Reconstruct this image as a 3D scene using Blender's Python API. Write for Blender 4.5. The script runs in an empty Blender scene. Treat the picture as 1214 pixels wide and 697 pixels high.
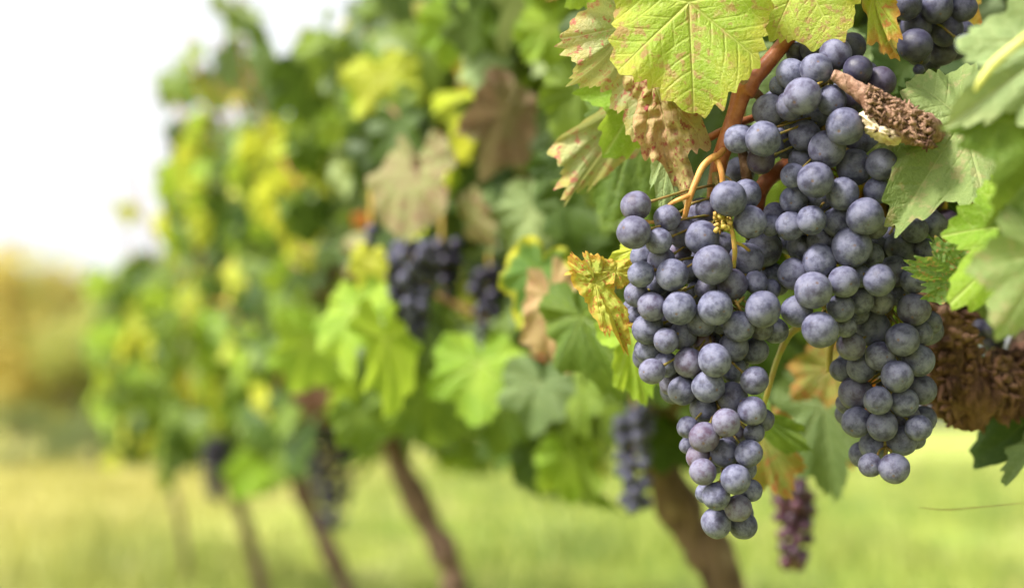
import bpy, math, random
import numpy as np
from mathutils import Vector, Matrix, noise as mnoise

R = math.radians
scene = bpy.context.scene
COL = scene.collection

# ------------------------------------------------------------------ camera, sky, sun, exposure
W0, H0, FPX = 1214.0, 697.0, 50.0 / 36.0 * 1214.0
CAM = Vector((0, 0, 0.70))
PITCH = R(5.3)
cam_d = bpy.data.cameras.new('camera')
cam_d.lens = 50; cam_d.sensor_width = 36
cam_d.clip_start = 0.02; cam_d.clip_end = 2000
cam_d.dof.use_dof = True
cam_d.dof.focus_distance = 0.556
cam_d.dof.aperture_fstop = 4.8
cam_d.dof.aperture_blades = 0
cam = bpy.data.objects.new('camera', cam_d); COL.objects.link(cam)
cam.location = CAM
cam.rotation_euler = (R(90) + PITCH, 0, 0)
scene.camera = cam
FWD = Vector((0, math.cos(PITCH), math.sin(PITCH)))
UP = Vector((0, -math.sin(PITCH), math.cos(PITCH)))
RT = Vector((1, 0, 0))

SUN_EL, SUN_AZ = R(48), R(236)      # azimuth clockwise from +Y: light from the left, a little from behind the camera
world = bpy.data.worlds.new('World'); scene.world = world
world.use_nodes = True
nt = world.node_tree
bgn = nt.nodes['Background']
sky = nt.nodes.new('ShaderNodeTexSky'); sky.sky_type = 'NISHITA'; sky.sun_disc = False
sky.sun_elevation = SUN_EL; sky.sun_rotation = SUN_AZ
sky.air_density = 1.0; sky.dust_density = 4.0
hs = nt.nodes.new('ShaderNodeHueSaturation'); hs.inputs['Saturation'].default_value = 0.12
nt.links.new(sky.outputs[0], hs.inputs['Color'])
nt.links.new(hs.outputs[0], bgn.inputs['Color'])
bgn.inputs['Strength'].default_value = 0.088

sun_d = bpy.data.lights.new('sun', 'SUN'); sun_d.energy = 2.2; sun_d.angle = R(11); sun_d.color = (1, 0.95, 0.86)
sun = bpy.data.objects.new('sun', sun_d); COL.objects.link(sun)
sdir = Vector((math.sin(SUN_AZ) * math.cos(SUN_EL), math.cos(SUN_AZ) * math.cos(SUN_EL), math.sin(SUN_EL)))
sun.rotation_euler = sdir.to_track_quat('Z', 'Y').to_euler()
sun.location = sdir * 50

vs = scene.view_settings
vs.view_transform = 'Standard'; vs.look = 'None'; vs.gamma = 1; vs.use_curve_mapping = False
vs.exposure = 2.0
scene.cycles.use_denoising = True
scene.cycles.max_bounces = 6; scene.cycles.diffuse_bounces = 2; scene.cycles.transmission_bounces = 3
scene.cycles.transparent_max_bounces = 8
scene.cycles.sample_clamp_indirect = 6

# ------------------------------------------------------------------ helpers
def at(px, py, d):
    px, py, d = float(px), float(py), float(d)
    return CAM + d * (FWD + (px - W0 / 2) / FPX * RT + (H0 / 2 - py) / FPX * UP)

def proj(p):
    v = p - CAM
    d = v.dot(FWD)
    if d < 1e-4: return None
    return (W0 / 2 + FPX * v.dot(RT) / d, H0 / 2 - FPX * v.dot(UP) / d, d)

def tag(o, label=None, cat=None, group=None, kind=None):
    if label: o['label'] = label
    if cat: o['category'] = cat
    if group: o['group'] = group
    if kind: o['kind'] = kind
    return o

def thing(name, loc, label, cat, group=None):
    o = bpy.data.objects.new(name, None); o.empty_display_size = 0.05
    COL.objects.link(o); o.location = loc
    return tag(o, label, cat, group)

def wloc(o):
    v = Vector((0, 0, 0))
    while o is not None:
        v = v + o.location; o = o.parent
    return v

def mesh_obj(name, verts, faces, mats, parent=None, smooth=True, midx=None, attrs=None, label=None):
    me = bpy.data.meshes.new(name)
    me.from_pydata([tuple(v) for v in verts], [], [tuple(f) for f in faces])
    for m in (mats if isinstance(mats, (list, tuple)) else [mats]): me.materials.append(m)
    if midx is not None: me.polygons.foreach_set('material_index', np.asarray(midx, dtype=np.int32))
    if smooth: me.polygons.foreach_set('use_smooth', np.ones(len(me.polygons), dtype=bool))
    for k, a in (attrs or {}).items():
        at_ = me.attributes.new(k, 'FLOAT', 'POINT'); at_.data.foreach_set('value', np.asarray(a, dtype=np.float32))
    me.update()
    o = bpy.data.objects.new(name, me); COL.objects.link(o)
    if parent is not None:
        o.parent = parent
        o.location = -wloc(parent)
    if label: o['label'] = label
    return o

def spline(pts, n):
    """Catmull-Rom through tuples of floats"""
    P = np.array(pts, float)
    P = np.vstack([2 * P[0] - P[1], P, 2 * P[-1] - P[-2]])
    m = len(P) - 3
    out = []
    for i in range(n):
        t = i / (n - 1) * m; k = min(int(t), m - 1); t -= k
        a, b, c, d = P[k:k + 4]
        out.append(0.5 * (2 * b + (c - a) * t + (2 * a - 5 * b + 4 * c - d) * t * t + (3 * b - a - 3 * c + d) * t ** 3))
    return np.array(out)

def tube(pts, radii, sides=10, rough=0.0, rs=60.0, seed=0, cap=True):
    """tube mesh data along points; rough = relative radial noise"""
    n = len(pts); V = []; F = []
    pts = [Vector(p) for p in pts]
    ref = None
    for i in range(n):
        t = (pts[min(i + 1, n - 1)] - pts[max(i - 1, 0)]).normalized()
        if ref is None:
            ref = t.orthogonal().normalized()
        ref = (ref - ref.dot(t) * t)
        ref = ref.normalized() if ref.length > 1e-6 else t.orthogonal().normalized()
        b = t.cross(ref)
        for s in range(sides):
            a = 2 * math.pi * s / sides
            d = math.cos(a) * ref + math.sin(a) * b
            r = radii[i]
            if rough:
                q = pts[i] + d * r
                q2 = Vector((q.x * rs + seed, q.y * rs, q.z * rs * 0.35))
                r *= 1 + rough * (mnoise.noise(q2) + 0.5 * mnoise.noise(q2 * 2.3))
            V.append(pts[i] + d * r)
    for i in range(n - 1):
        for s in range(sides):
            s2 = (s + 1) % sides
            F.append((i * sides + s, i * sides + s2, (i + 1) * sides + s2, (i + 1) * sides + s))
    if cap:
        F.append(tuple(range(sides - 1, -1, -1)))
        F.append(tuple((n - 1) * sides + s for s in range(sides)))
    return V, F

def merge(parts):
    V = []; F = []
    for v, f in parts:
        k = len(V); V += list(v); F += [tuple(i + k for i in q) for q in f]
    return V, F

def px_tube(ctrl, n=24, sides=12, rough=0.05, seed=0, rs=200.0, cap=True):
    """ctrl: (px, py, depth, radius in px)"""
    S = spline(ctrl, n)
    return tube([at(*s[:3]) for s in S], [s[3] / FPX * s[2] for s in S], sides, rough, rs, seed, cap)

# ------------------------------------------------------------------ materials
class NT:
    def __init__(self, name):
        self.m = bpy.data.materials.new(name); self.m.use_nodes = True
        self.t = self.m.node_tree; self.n = self.t.nodes; self.l = self.t.links
        self.bsdf = self.n['Principled BSDF']; self.out = self.n['Material Output']
    def node(self, ty, **kw):
        x = self.n.new(ty)
        for k, v in kw.items(): setattr(x, k, v)
        return x
    def link(self, a, b): self.l.new(a, b)
    def put(self, sock, v):
        if hasattr(v, 'is_output') or isinstance(v, bpy.types.NodeSocket): self.l.new(v, sock)
        else: sock.default_value = v if not (isinstance(v, tuple) and len(v) == 3 and sock.type == 'RGBA') else (*v, 1)
    def math(self, op, a, b=0.0, c=None, clamp=False):
        x = self.node('ShaderNodeMath', operation=op, use_clamp=clamp)
        self.put(x.inputs[0], a); self.put(x.inputs[1], b)
        if c is not None: self.put(x.inputs[2], c)
        return x.outputs[0]
    def mix(self, f, a, b):
        x = self.node('ShaderNodeMix', data_type='RGBA'); x.clamp_factor = True
        self.put(x.inputs[0], f); self.put(x.inputs[6], a); self.put(x.inputs[7], b)
        return x.outputs[2]
    def noise(self, co, scale, detail=4.0, rough=0.55):
        x = self.node('ShaderNodeTexNoise'); x.inputs['Scale'].default_value = scale
        x.inputs['Detail'].default_value = detail; x.inputs['Roughness'].default_value = rough
        if co is not None: self.link(co, x.inputs['Vector'])
        return x.outputs['Fac']
    def voronoi(self, co, scale, feature='F1'):
        x = self.node('ShaderNodeTexVoronoi', feature=feature); x.inputs['Scale'].default_value = scale
        if co is not None: self.link(co, x.inputs['Vector'])
        return x.outputs['Distance']
    def ramp(self, f, a, b, smooth=True):
        x = self.node('ShaderNodeMapRange', interpolation_type='SMOOTHSTEP' if smooth else 'LINEAR')
        self.put(x.inputs[0], f); x.inputs[1].default_value = a; x.inputs[2].default_value = b
        return x.outputs[0]
    def bump(self, h, strength=0.3, dist=0.001):
        x = self.node('ShaderNodeBump'); x.inputs['Strength'].default_value = strength; x.inputs['Distance'].default_value = dist
        self.link(h, x.inputs['Height']); return x.outputs[0]
    def attr(self, name):
        return self.node('ShaderNodeAttribute', attribute_name=name).outputs['Fac']
    def set(self, **kw):
        for k, v in kw.items(): self.put(self.bsdf.inputs[k.replace('_', ' ')], v)

def leaf_mat(name, ca, cb, cv, spot=None, spot_amt=0.0, rim=None, rim_amt=0.0, tr=0.4, trc=None, rough=0.42, scale=1.0, back=None, vein_amt=0.7):
    """ca/cb mottled lamina, cv veins, spots and rim their own pigment; thin leaf: part of the light passes through"""
    k = NT(name)
    tc = k.node('ShaderNodeTexCoord').outputs['Object']
    rnd = k.math('ADD', k.node('ShaderNodeObjectInfo').outputs['Random'], k.node('ShaderNodeNewGeometry').outputs['Random Per Island'])
    rnd = k.math('FRACT', rnd)
    off = k.node('ShaderNodeVectorMath', operation='ADD')
    k.link(tc, off.inputs[0])
    sc_ = k.math('MULTIPLY', rnd, 31.0)
    k.link(sc_, off.inputs[1])
    co = off.outputs[0]
    big = k.noise(co, 1.8 * scale, 3)
    f = k.math('ADD', k.ramp(big, .3, .7), k.math('MULTIPLY', k.math('SUBTRACT', rnd, .5), .9), clamp=True)
    c = k.mix(f, ca, cb)
    vn = k.attr('vein'); rm = k.attr('rim')
    fine = k.noise(co, 22 * scale, 4, .65)
    c = k.mix(k.math('MULTIPLY', k.ramp(fine, .45, .75), .35), c, tuple(x * .55 for x in ca))
    if rim is not None:
        e = k.math('ADD', rm, k.math('MULTIPLY', k.math('SUBTRACT', k.noise(co, 3.5 * scale, 4), .5), .9))
        c = k.mix(k.math('MULTIPLY', k.ramp(e, .70, 1.05), rim_amt), c, rim)
    if spot is not None:
        s1 = k.ramp(k.noise(co, 9 * scale, 5, .62), .525, .60)
        s2 = k.ramp(k.math('ADD', k.noise(co, 2.3 * scale, 2), k.math('MULTIPLY', rm, .12)), .46, .60)
        sp = k.math('MULTIPLY', k.math('MULTIPLY', s1, s2), spot_amt)
        c = k.mix(sp, c, spot)
    net = k.ramp(k.voronoi(co, 26, 'DISTANCE_TO_EDGE'), .10, .02)
    c = k.mix(k.math('MULTIPLY', net, .22), c, cv)
    c = k.mix(k.math('MULTIPLY', vn, vein_amt), c, cv)
    bf = k.node('ShaderNodeNewGeometry').outputs['Backfacing']
    bk = back or tuple(min(1, x * .8 + .05) for x in ca)
    c2 = k.mix(k.math('MULTIPLY', bf, .6), c, bk)
    h = k.math('SUBTRACT', k.math('MULTIPLY', fine, .5), k.math('MULTIPLY', vn, .8))
    nm = k.bump(k.math('SUBTRACT', h, k.math('MULTIPLY', net, .12)), .35, .010)
    k.set(Base_Color=c2, Roughness=rough, Normal=nm)
    k.bsdf.inputs['Specular IOR Level'].default_value = 0.18
    t_ = k.node('ShaderNodeBsdfTranslucent')
    tcol = k.mix(.65, c, trc or tuple(min(1, x * 1.8) for x in cb))
    k.link(tcol, t_.inputs['Color'])
    ms = k.node('ShaderNodeMixShader'); ms.inputs[0].default_value = tr
    k.link(k.bsdf.outputs[0], ms.inputs[1]); k.link(t_.outputs[0], ms.inputs[2])
    k.link(ms.outputs[0], k.out.inputs['Surface'])
    return k.m

GREEN = leaf_mat('leaf_green', (.060, .105, .014), (.125, .18, .020), (.18, .24, .05), tr=.27, trc=(.26, .36, .03))
DARK = leaf_mat('leaf_dark_green', (.025, .052, .010), (.05, .085, .014), (.09, .13, .035), tr=.18, trc=(.16, .25, .03))  # dark leaf tone; also fills canopy gaps, where it stands in for shade
BRIGHT = leaf_mat('leaf_bright_green', (.15, .27, .018), (.25, .36, .028), (.4, .46, .15), tr=.36, trc=(.45, .56, .05))
YELLOW = leaf_mat('leaf_yellow_green', (.36, .42, .03), (.48, .48, .05), (.6, .58, .2), tr=.38, trc=(.66, .66, .06))
PALE = leaf_mat('leaf_pale_underside', (.20, .27, .11), (.28, .33, .14), (.38, .42, .2), tr=.25, trc=(.40, .45, .13), rough=.6)
TEAL = leaf_mat('leaf_grey_green', (.085, .13, .045), (.13, .18, .065), (.25, .3, .14), tr=.22, trc=(.22, .32, .08), rough=.5)
RUST = leaf_mat('leaf_rust', (.22, .125, .095), (.19, .20, .075), (.25, .20, .11), spot=(.15, .05, .045), spot_amt=.75, tr=.22, trc=(.26, .19, .09), rough=.6)
RED = leaf_mat('leaf_red_orange', (.34, .07, .02), (.45, .16, .02), (.5, .3, .05), spot=(.2, .02, .01), spot_amt=.7, tr=.4, trc=(.7, .2, .02))
AUTUMN = leaf_mat('leaf_autumn', (.27, .33, .035), (.40, .36, .04), (.5, .47, .15), spot=(.36, .07, .03), spot_amt=.85, rim=(.42, .12, .03), rim_amt=.7, tr=.38, trc=(.6, .5, .05))
TOPLEAF = leaf_mat('leaf_top', (.25, .36, .04), (.36, .43, .06), (.56, .56, .20), spot=(.33, .13, .09), spot_amt=.75, rim=(.44, .33, .05), rim_amt=.45, tr=.42, trc=(.55, .62, .06), vein_amt=.5)
PALESPOT = leaf_mat('leaf_pale_spotted', (.27, .32, .12), (.37, .34, .18), (.5, .48, .3), spot=(.36, .07, .08), spot_amt=.9, rim=(.40, .28, .04), rim_amt=.5, tr=.28, trc=(.4, .40, .12), rough=.6, scale=1.4)
BLISTER = leaf_mat('leaf_blistered', (.33, .33, .10), (.36, .22, .12), (.40, .38, .16), spot=(.24, .04, .05), spot_amt=1.0, tr=.25, trc=(.45, .2, .08), rough=.6, scale=2.2)
YSPOT = leaf_mat('leaf_yellow_spotted', (.27, .33, .05), (.38, .36, .06), (.45, .44, .1), spot=(.33, .06, .03), spot_amt=1.0, rim=(.46, .20, .03), rim_amt=.75, tr=.35, trc=(.7, .5, .05), scale=2.0)
MAROON = leaf_mat('leaf_shade_maroon', (.085, .035, .022), (.11, .06, .03), (.15, .09, .04), tr=.2, trc=(.2, .06, .03), rough=.6)  # reddish brown shade of the canopy hollows, put into a leaf colour
TAN = leaf_mat('leaf_dry_tan', (.36, .27, .13), (.28, .17, .08), (.4, .3, .15), spot=(.16, .06, .03), spot_amt=.8, tr=.25, trc=(.5, .33, .12), rough=.7)
YRIM = leaf_mat('leaf_yellow_margin', (.05, .13, .025), (.08, .17, .03), (.2, .26, .06), rim=(.52, .47, .03), rim_amt=1.0, tr=.35, trc=(.35, .45, .05))
CRISP = leaf_mat('leaf_serrated_spotted', (.10, .19, .05), (.15, .24, .06), (.26, .33, .13), spot=(.45, .2, .1), spot_amt=.7, tr=.3, trc=(.3, .45, .06), scale=1.3)

DULL = leaf_mat('leaf_dull_green', (.16, .22, .070), (.205, .26, .09), (.28, .33, .13), spot=(.34, .25, .14), spot_amt=.5, tr=.3, trc=(.3, .42, .08), rough=.5)

NEARPALE = leaf_mat('leaf_lit_pale', (.34, .43, .17), (.42, .48, .22), (.5, .52, .22), tr=.4, trc=(.55, .65, .2), rough=.5)
MUTED = leaf_mat('leaf_muted_autumn', (.12, .15, .03), (.24, .19, .04), (.28, .26, .08), spot=(.22, .05, .02), spot_amt=.9, rim=(.28, .10, .03), rim_amt=.7, tr=.3, trc=(.35, .3, .04))

def bark_mat(name, c1, c2, c3, scale=1.0, bump=.9):
    k = NT(name)
    tc = k.node('ShaderNodeTexCoord').outputs['Object']
    mp = k.node('ShaderNodeMapping'); mp.inputs['Scale'].default_value = (1, 1, .22)
    k.link(tc, mp.inputs[0])
    a = k.noise(mp.outputs[0], 110 * scale, 6, .65); b = k.noise(tc, 25 * scale, 3); d = k.noise(tc, 500 * scale, 2)
    c = k.mix(k.ramp(a, .35, .62), c1, c2)
    c = k.mix(k.ramp(b, .5, .75), c, c3)
    k.set(Base_Color=c, Roughness=.9, Normal=k.bump(k.math('ADD', a, k.math('MULTIPLY', d, .3)), bump, .004))
    k.bsdf.inputs['Specular IOR Level'].default_value = .15
    return k.m
TRUNKB = bark_mat('vine_trunk_bark', (.05, .030, .021), (.155, .10, .07), (.23, .165, .12))
SHAG = bark_mat('shaggy_bark', (.045, .022, .015), (.15, .078, .05), (.25, .15, .10), scale=1.6)
FLAKE = bark_mat('flaking_bark', (.09, .045, .03), (.33, .20, .135), (.50, .37, .28), scale=2.5)
FARTRUNK = bark_mat('tree_bark', (.06, .045, .035), (.13, .1, .075), (.17, .14, .11), scale=.05)

def plain_mat(name, c1, c2, rough=.5, scale=120, bump=.25, spec=.35, c3=None):
    k = NT(name)
    tc = k.node('ShaderNodeTexCoord').outputs['Object']
    a = k.noise(tc, scale, 5, .6)
    c = k.mix(k.ramp(a, .35, .65), c1, c2)
    if c3: c = k.mix(k.ramp(k.noise(tc, scale * .2, 3), .55, .68), c, c3)
    k.set(Base_Color=c, Roughness=rough, Normal=k.bump(a, bump, .002))
    k.bsdf.inputs['Specular IOR Level'].default_value = spec
    return k.m
CANE = plain_mat('red_brown_cane', (.24, .065, .022), (.34, .115, .045), .42, 260, .25, .4, (.20, .05, .02))
CANED = plain_mat('dull_cane', (.16, .07, .035), (.23, .12, .05), .55, 200, .25, .3)
STEM = plain_mat('tan_stem', (.40, .17, .045), (.48, .27, .07), .5, 300, .2, .35)
RACHIS = plain_mat('green_rachis', (.28, .24, .035), (.38, .22, .06), .55, 400, .3, .3)
PETIOLE = plain_mat('yellow_petiole', (.42, .43, .09), (.46, .45, .15), .5, 150, .15)
PEDI = plain_mat('pedicel_shade_green', (.13, .12, .025), (.20, .12, .04), .6, 400, .3, .2)  # darker than the rachis: shade among the grapes put into the colour
GPET = plain_mat('green_petiole', (.30, .30, .06), (.34, .24, .07), .5, 150, .15)
STUBWOOD = plain_mat('spur_bark', (.19, .105, .07), (.33, .2, .145), .85, 350, .8, .15, (.14, .07, .045))
WOUND = plain_mat('bare_wood', (.58, .44, .29), (.66, .54, .39), .85, 300, .5, .15, (.46, .31, .19))
HOLE = plain_mat('borer_hole', (.04, .02, .012), (.06, .03, .02), .95, 300, .2, .1)

def grape_mat():
    """dark skin under a rubbed waxy bloom; object colour r = how much bloom, g = how red the skin"""
    k = NT('grape_skin')
    tc = k.node('ShaderNodeTexCoord').outputs['Object']
    oi = k.node('ShaderNodeObjectInfo')
    off = k.node('ShaderNodeVectorMath', operation='ADD'); k.link(tc, off.inputs[0])
    k.link(k.math('MULTIPLY', oi.outputs['Random'], 53.0), off.inputs[1])
    co = off.outputs[0]
    sp = k.node('ShaderNodeSeparateColor'); k.link(oi.outputs['Color'], sp.inputs[0])
    blo, red = sp.outputs[0], sp.outputs[1]
    n1 = k.noise(co, 1.7, 5, .62); n2 = k.noise(co, 5.5, 6, .7); n3 = k.noise(co, 26, 3, .6)
    m = k.ramp(k.math('ADD', k.math('MULTIPLY', n1, .85), k.math('MULTIPLY', n2, .2)), .34, .60)
    rub = k.math('MULTIPLY', k.ramp(n2, .56, .66), k.ramp(k.noise(co, 1.3, 2), .48, .62))
    m = k.math('MULTIPLY', m, k.math('SUBTRACT', 1.0, k.math('MULTIPLY', rub, .95)))
    m = k.math('ADD', k.math('MULTIPLY', m, .58), .30)
    m = k.math('SUBTRACT', m, k.math('MULTIPLY', k.ramp(n3, .56, .68), .24))
    # tiny lenticels / scuffs
    dots = k.ramp(k.voronoi(co, 7.0), .10, .04)
    m = k.math('SUBTRACT', m, k.math('MULTIPLY', dots, .45))
    m = k.math('MULTIPLY', m, blo, clamp=True)
    skin = k.mix(red, (.014, .010, .027), (.15, .028, .035))
    bloom = k.mix(k.ramp(n1, .3, .7), (.088, .095, .166), (.152, .154, .230))
    bloom = k.mix(k.math('MULTIPLY', red, .55), bloom, (.165, .115, .150))
    c = k.mix(m, skin, bloom)
    brown = k.math('MULTIPLY', k.ramp(k.noise(co, 11, 4, .7), .58, .68), k.ramp(k.noise(co, 1.9, 1), .56, .68))
    c = k.mix(k.math('MULTIPLY', brown, .5), c, (.20, .13, .09))
    # the little scar at the blossom end
    vm = k.node('ShaderNodeVectorMath', operation='DISTANCE'); k.link(tc, vm.inputs[0]); vm.inputs[1].default_value = (0, 0, -1)
    scar = k.ramp(k.math('ADD', vm.outputs['Value'], k.math('MULTIPLY', k.math('SUBTRACT', n3, .5), .1)), .12, .06)
    c = k.mix(k.math('MULTIPLY', scar, .8), c, (.10, .06, .045))
    rgh = k.math('SUBTRACT', .70, k.math('MULTIPLY', k.math('SUBTRACT', 1.0, m), .36))
    k.set(Base_Color=c, Roughness=rgh, Normal=k.bump(k.math('ADD', k.math('MULTIPLY', n3, .5), n2), .12, .03))
    k.bsdf.inputs['Specular IOR Level'].default_value = .3
    return k.m
GRAPE = grape_mat()

# ------------------------------------------------------------------ ground, grass, far trees
def ground_mat():
    k = NT('meadow_ground')
    g = k.node('ShaderNodeNewGeometry').outputs['Position']
    a = k.noise(g, .55, 5, .6); b = k.noise(g, 3.5, 5, .65); d = k.noise(g, .13, 3)
    c = k.mix(k.ramp(a, .42, .58), (.15, .22, .03), (.32, .35, .065))
    c = k.mix(k.ramp(b, .45, .7), c, (.38, .36, .15))
    c = k.mix(k.math('MULTIPLY', k.ramp(k.noise(g, .3, 4, .6), .54, .66), .6), c, (.24, .19, .10))
    sx = k.node('ShaderNodeSeparateXYZ'); k.link(g, sx.inputs[0])
    c = k.mix(k.math('MULTIPLY', k.ramp(k.math('ADD', sx.outputs[0], k.math('MULTIPLY', d, 4.0)), 1.5, -2.5), .75), c, (.46, .40, .13))
    k.set(Base_Color=c, Roughness=.95, Normal=k.bump(b, .6, .05))
    k.bsdf.inputs['Specular IOR Level'].default_value = .1
    return k.m
GROUND = ground_mat()
def gz(x, y):
    return .03 * mnoise.noise(Vector((x * .25, y * .25, 0))) if x * x + y * y < 3600 else 0.0
cs = sorted(set([s * v for s in (-1, 1) for v in list(np.linspace(0, 20, 41)) + [25, 32, 42, 60, 100, 200, 400, 900]]))
V = [(x, y, gz(x, y)) for y in cs for x in cs]; n = len(cs)
F = [(j * n + i, j * n + i + 1, (j + 1) * n + i + 1, (j + 1) * n + i) for j in range(n - 1) for i in range(n - 1)]
tag(mesh_obj('ground', V, F, GROUND), 'meadow ground of lime green and straw coloured grass between vine rows', 'ground', kind='structure')

def grass_mat():
    k = NT('grass_blades')
    g = k.node('ShaderNodeNewGeometry')
    rnd = g.outputs['Random Per Island']
    c = k.mix(rnd, (.09, .17, .018), (.40, .44, .085))
    c = k.mix(k.ramp(k.noise(g.outputs['Position'], .6, 3), .5, .68), c, (.40, .36, .14))
    c = k.mix(k.math('MULTIPLY', k.ramp(k.noise(g.outputs['Position'], 1.1, 4, .6), .52, .62), .7), c, (.085, .14, .03))
    sx = k.node('ShaderNodeSeparateXYZ'); k.link(g.outputs['Position'], sx.inputs[0])
    c = k.mix(k.math('MULTIPLY', k.ramp(k.math('ADD', sx.outputs[0], k.math('MULTIPLY', k.noise(g.outputs['Position'], .4, 3), 3.0)), 1.2, -2.0), .6), c, (.40, .33, .10))
    k.set(Base_Color=c, Roughness=.6)
    t_ = k.node('ShaderNodeBsdfTranslucent'); k.link(c, t_.inputs[0])
    ms = k.node('ShaderNodeMixShader'); ms.inputs[0].default_value = .4
    k.link(k.bsdf.outputs[0], ms.inputs[1]); k.link(t_.outputs[0], ms.inputs[2]); k.link(ms.outputs[0], k.out.inputs['Surface'])
    return k.m
rng = random.Random(5)
V = []; F = []
for i in range(64000):
    d = 2.6 + 24 * rng.random() ** 1.7
    px = rng.uniform(-150, 1360)
    x = (px - 607) / FPX * d; y = d
    h = rng.uniform(.05, .16) * (2.2 if rng.random() < .05 else 1) * max(.2, 0.9 + 1.9 * mnoise.noise(Vector((x * .9, y * .9, 3))))
    a = rng.uniform(0, 6.28); w = rng.uniform(.002, .0045) * (1 + d * .09)
    lean = rng.uniform(.1, .7) * h; b = rng.uniform(0, 6.28)
    z = gz(x, y) - .005
    dx, dy = math.cos(a) * w, math.sin(a) * w; lx, ly = math.cos(b) * lean, math.sin(b) * lean
    k = len(V)
    V += [(x - dx, y - dy, z), (x + dx, y + dy, z), (x + lx * .35 + dx * .7, y + ly * .35 + dy * .7, z + h * .6), (x + lx * .35 - dx * .7, y + ly * .35 - dy * .7, z + h * .6), (x + lx, y + ly, z + h)]
    F += [(k, k + 1, k + 2, k + 3), (k + 3, k + 2, k + 4)]
tag(mesh_obj('grass', V, F, grass_mat(), smooth=False), 'loose meadow grass growing under and beyond the vines', 'grass', kind='stuff')

def crown_mat(name, c1, c2, c3):
    k = NT(name)
    rnd = k.node('ShaderNodeNewGeometry').outputs['Random Per Island']
    g = k.node('ShaderNodeNewGeometry').outputs['Position']
    c = k.mix(k.ramp(k.noise(g, .9, 3), .38, .62), c1, c2)
    c = k.mix(k.math('POWER', rnd, 2.0), c, c3)
    k.set(Base_Color=c, Roughness=.6)
    t_ = k.node('ShaderNodeBsdfTranslucent'); k.link(c, t_.inputs[0])
    ms = k.node('ShaderNodeMixShader'); ms.inputs[0].default_value = .5
    k.link(k.bsdf.outputs[0], ms.inputs[1]); k.link(t_.outputs[0], ms.inputs[2]); k.link(ms.outputs[0], k.out.inputs['Surface'])
    return k.m
C_GOLD = crown_mat('crown_gold', (.46, .37, .08), (.37, .40, .10), (.54, .43, .11))
C_OLIVE = crown_mat('crown_olive', (.30, .33, .07), (.36, .37, .09), (.42, .42, .11))
C_GREEN = crown_mat('crown_green', (.24, .33, .08), (.30, .38, .09), (.34, .42, .11))
C_DEEP = crown_mat('crown_deep_green', (.11, .15, .05), (.15, .19, .06), (.2, .24, .08))

def far_tree(px, d, h, w, mat, label, seed, cat='tree', name='deciduous_tree', low=.22):
    r = random.Random(seed)
    x = (px - 607) / FPX * d; y = d; z0 = gz(x, y)
    t = thing(name, (x, y, z0), label, cat, 'trees at the far edge of the meadow')
    top = Vector((x + r.uniform(-.2, .2), y, z0 + h * .75))
    P = [(x, y, z0 - .05), (x + r.uniform(-.08, .08), y, z0 + h * .25), (x + r.uniform(-.15, .15), y + .1, z0 + h * .5), tuple(top)]
    tv = [tube(spline(P, 10), np.linspace(.05 * h, .015 * h, 10), 8, .2, 3)]
    clumps = []
    for i in range(26):
        a = r.uniform(0, 6.28); q = r.random() ** .5
        zz = low + (1 - low) * r.random()
        prof = math.sin(math.pi * min(1, max(.08, (zz - low) / (1 - low)) ** .75 * .93 + .05)) ** .6
        c = Vector((x + math.cos(a) * q * w * .5 * prof, y + math.sin(a) * q * w * .5 * prof, z0 + h * zz * .93))
        clumps.append((c, r.uniform(.10, .2) * w))
        if i < 9:
            b = Vector(P[1]).lerp(top, r.uniform(.2, .9))
            tv.append(tube([b, b.lerp(c, .5) + Vector((0, 0, .1)), c], [.016 * h, .01 * h, .004 * h], 6, 0))
    Vt, Ft = merge(tv)
    mesh_obj('trunk', Vt, Ft, FARTRUNK, t)
    V = []; F = []
    for c, cr in clumps:
        for i in range(300):
            v = Vector((r.gauss(0, 1), r.gauss(0, 1), r.gauss(0, .8))).normalized() * cr * 1.15 * r.random() ** .4
            p = c + v; s = r.uniform(.05, .10) * (h / 4)
            u = Vector((r.gauss(0, 1), r.gauss(0, 1), r.gauss(0, 1))).normalized(); q = u.orthogonal().normalized()
            k = len(V); V += [p - u * s, p + q * s * .6, p + u * s, p - q * s * .6]; F.append((k, k + 1, k + 2, k + 3))
    mesh_obj('crown', V, F, mat, t, smooth=False)

far_tree(-20, 26, 3.7, 4.2, C_GOLD, 'golden autumn tree at the left end of the far tree line', 1)
far_tree(62, 27, 3.6, 3.4, C_GOLD, 'tallest orange yellow tree with a dark trunk in the far tree line', 2)
far_tree(122, 25, 2.9, 2.6, C_OLIVE, 'lower olive green tree between the golden tree and the vines', 3)
far_tree(165, 26, 2.7, 2.2, C_GREEN, 'fresh green tree partly behind the farthest vine', 4)
far_tree(20, 24, 1.0, 2.2, C_DEEP, 'low dark shrub at the foot of the golden trees', 5, 'shrub', 'shrub', .05)
far_tree(110, 23.5, .9, 2.0, C_DEEP, 'low dark shrub at the foot of the olive green tree', 6, 'shrub', 'shrub', .05)
far_tree(250, 30, 3.4, 3.4, C_OLIVE, 'olive tree glimpsed between the trunks of far vines', 7)
far_tree(420, 32, 3.2, 3.6, C_GREEN, 'green tree glimpsed under the canopy right of far vines', 8)

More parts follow.
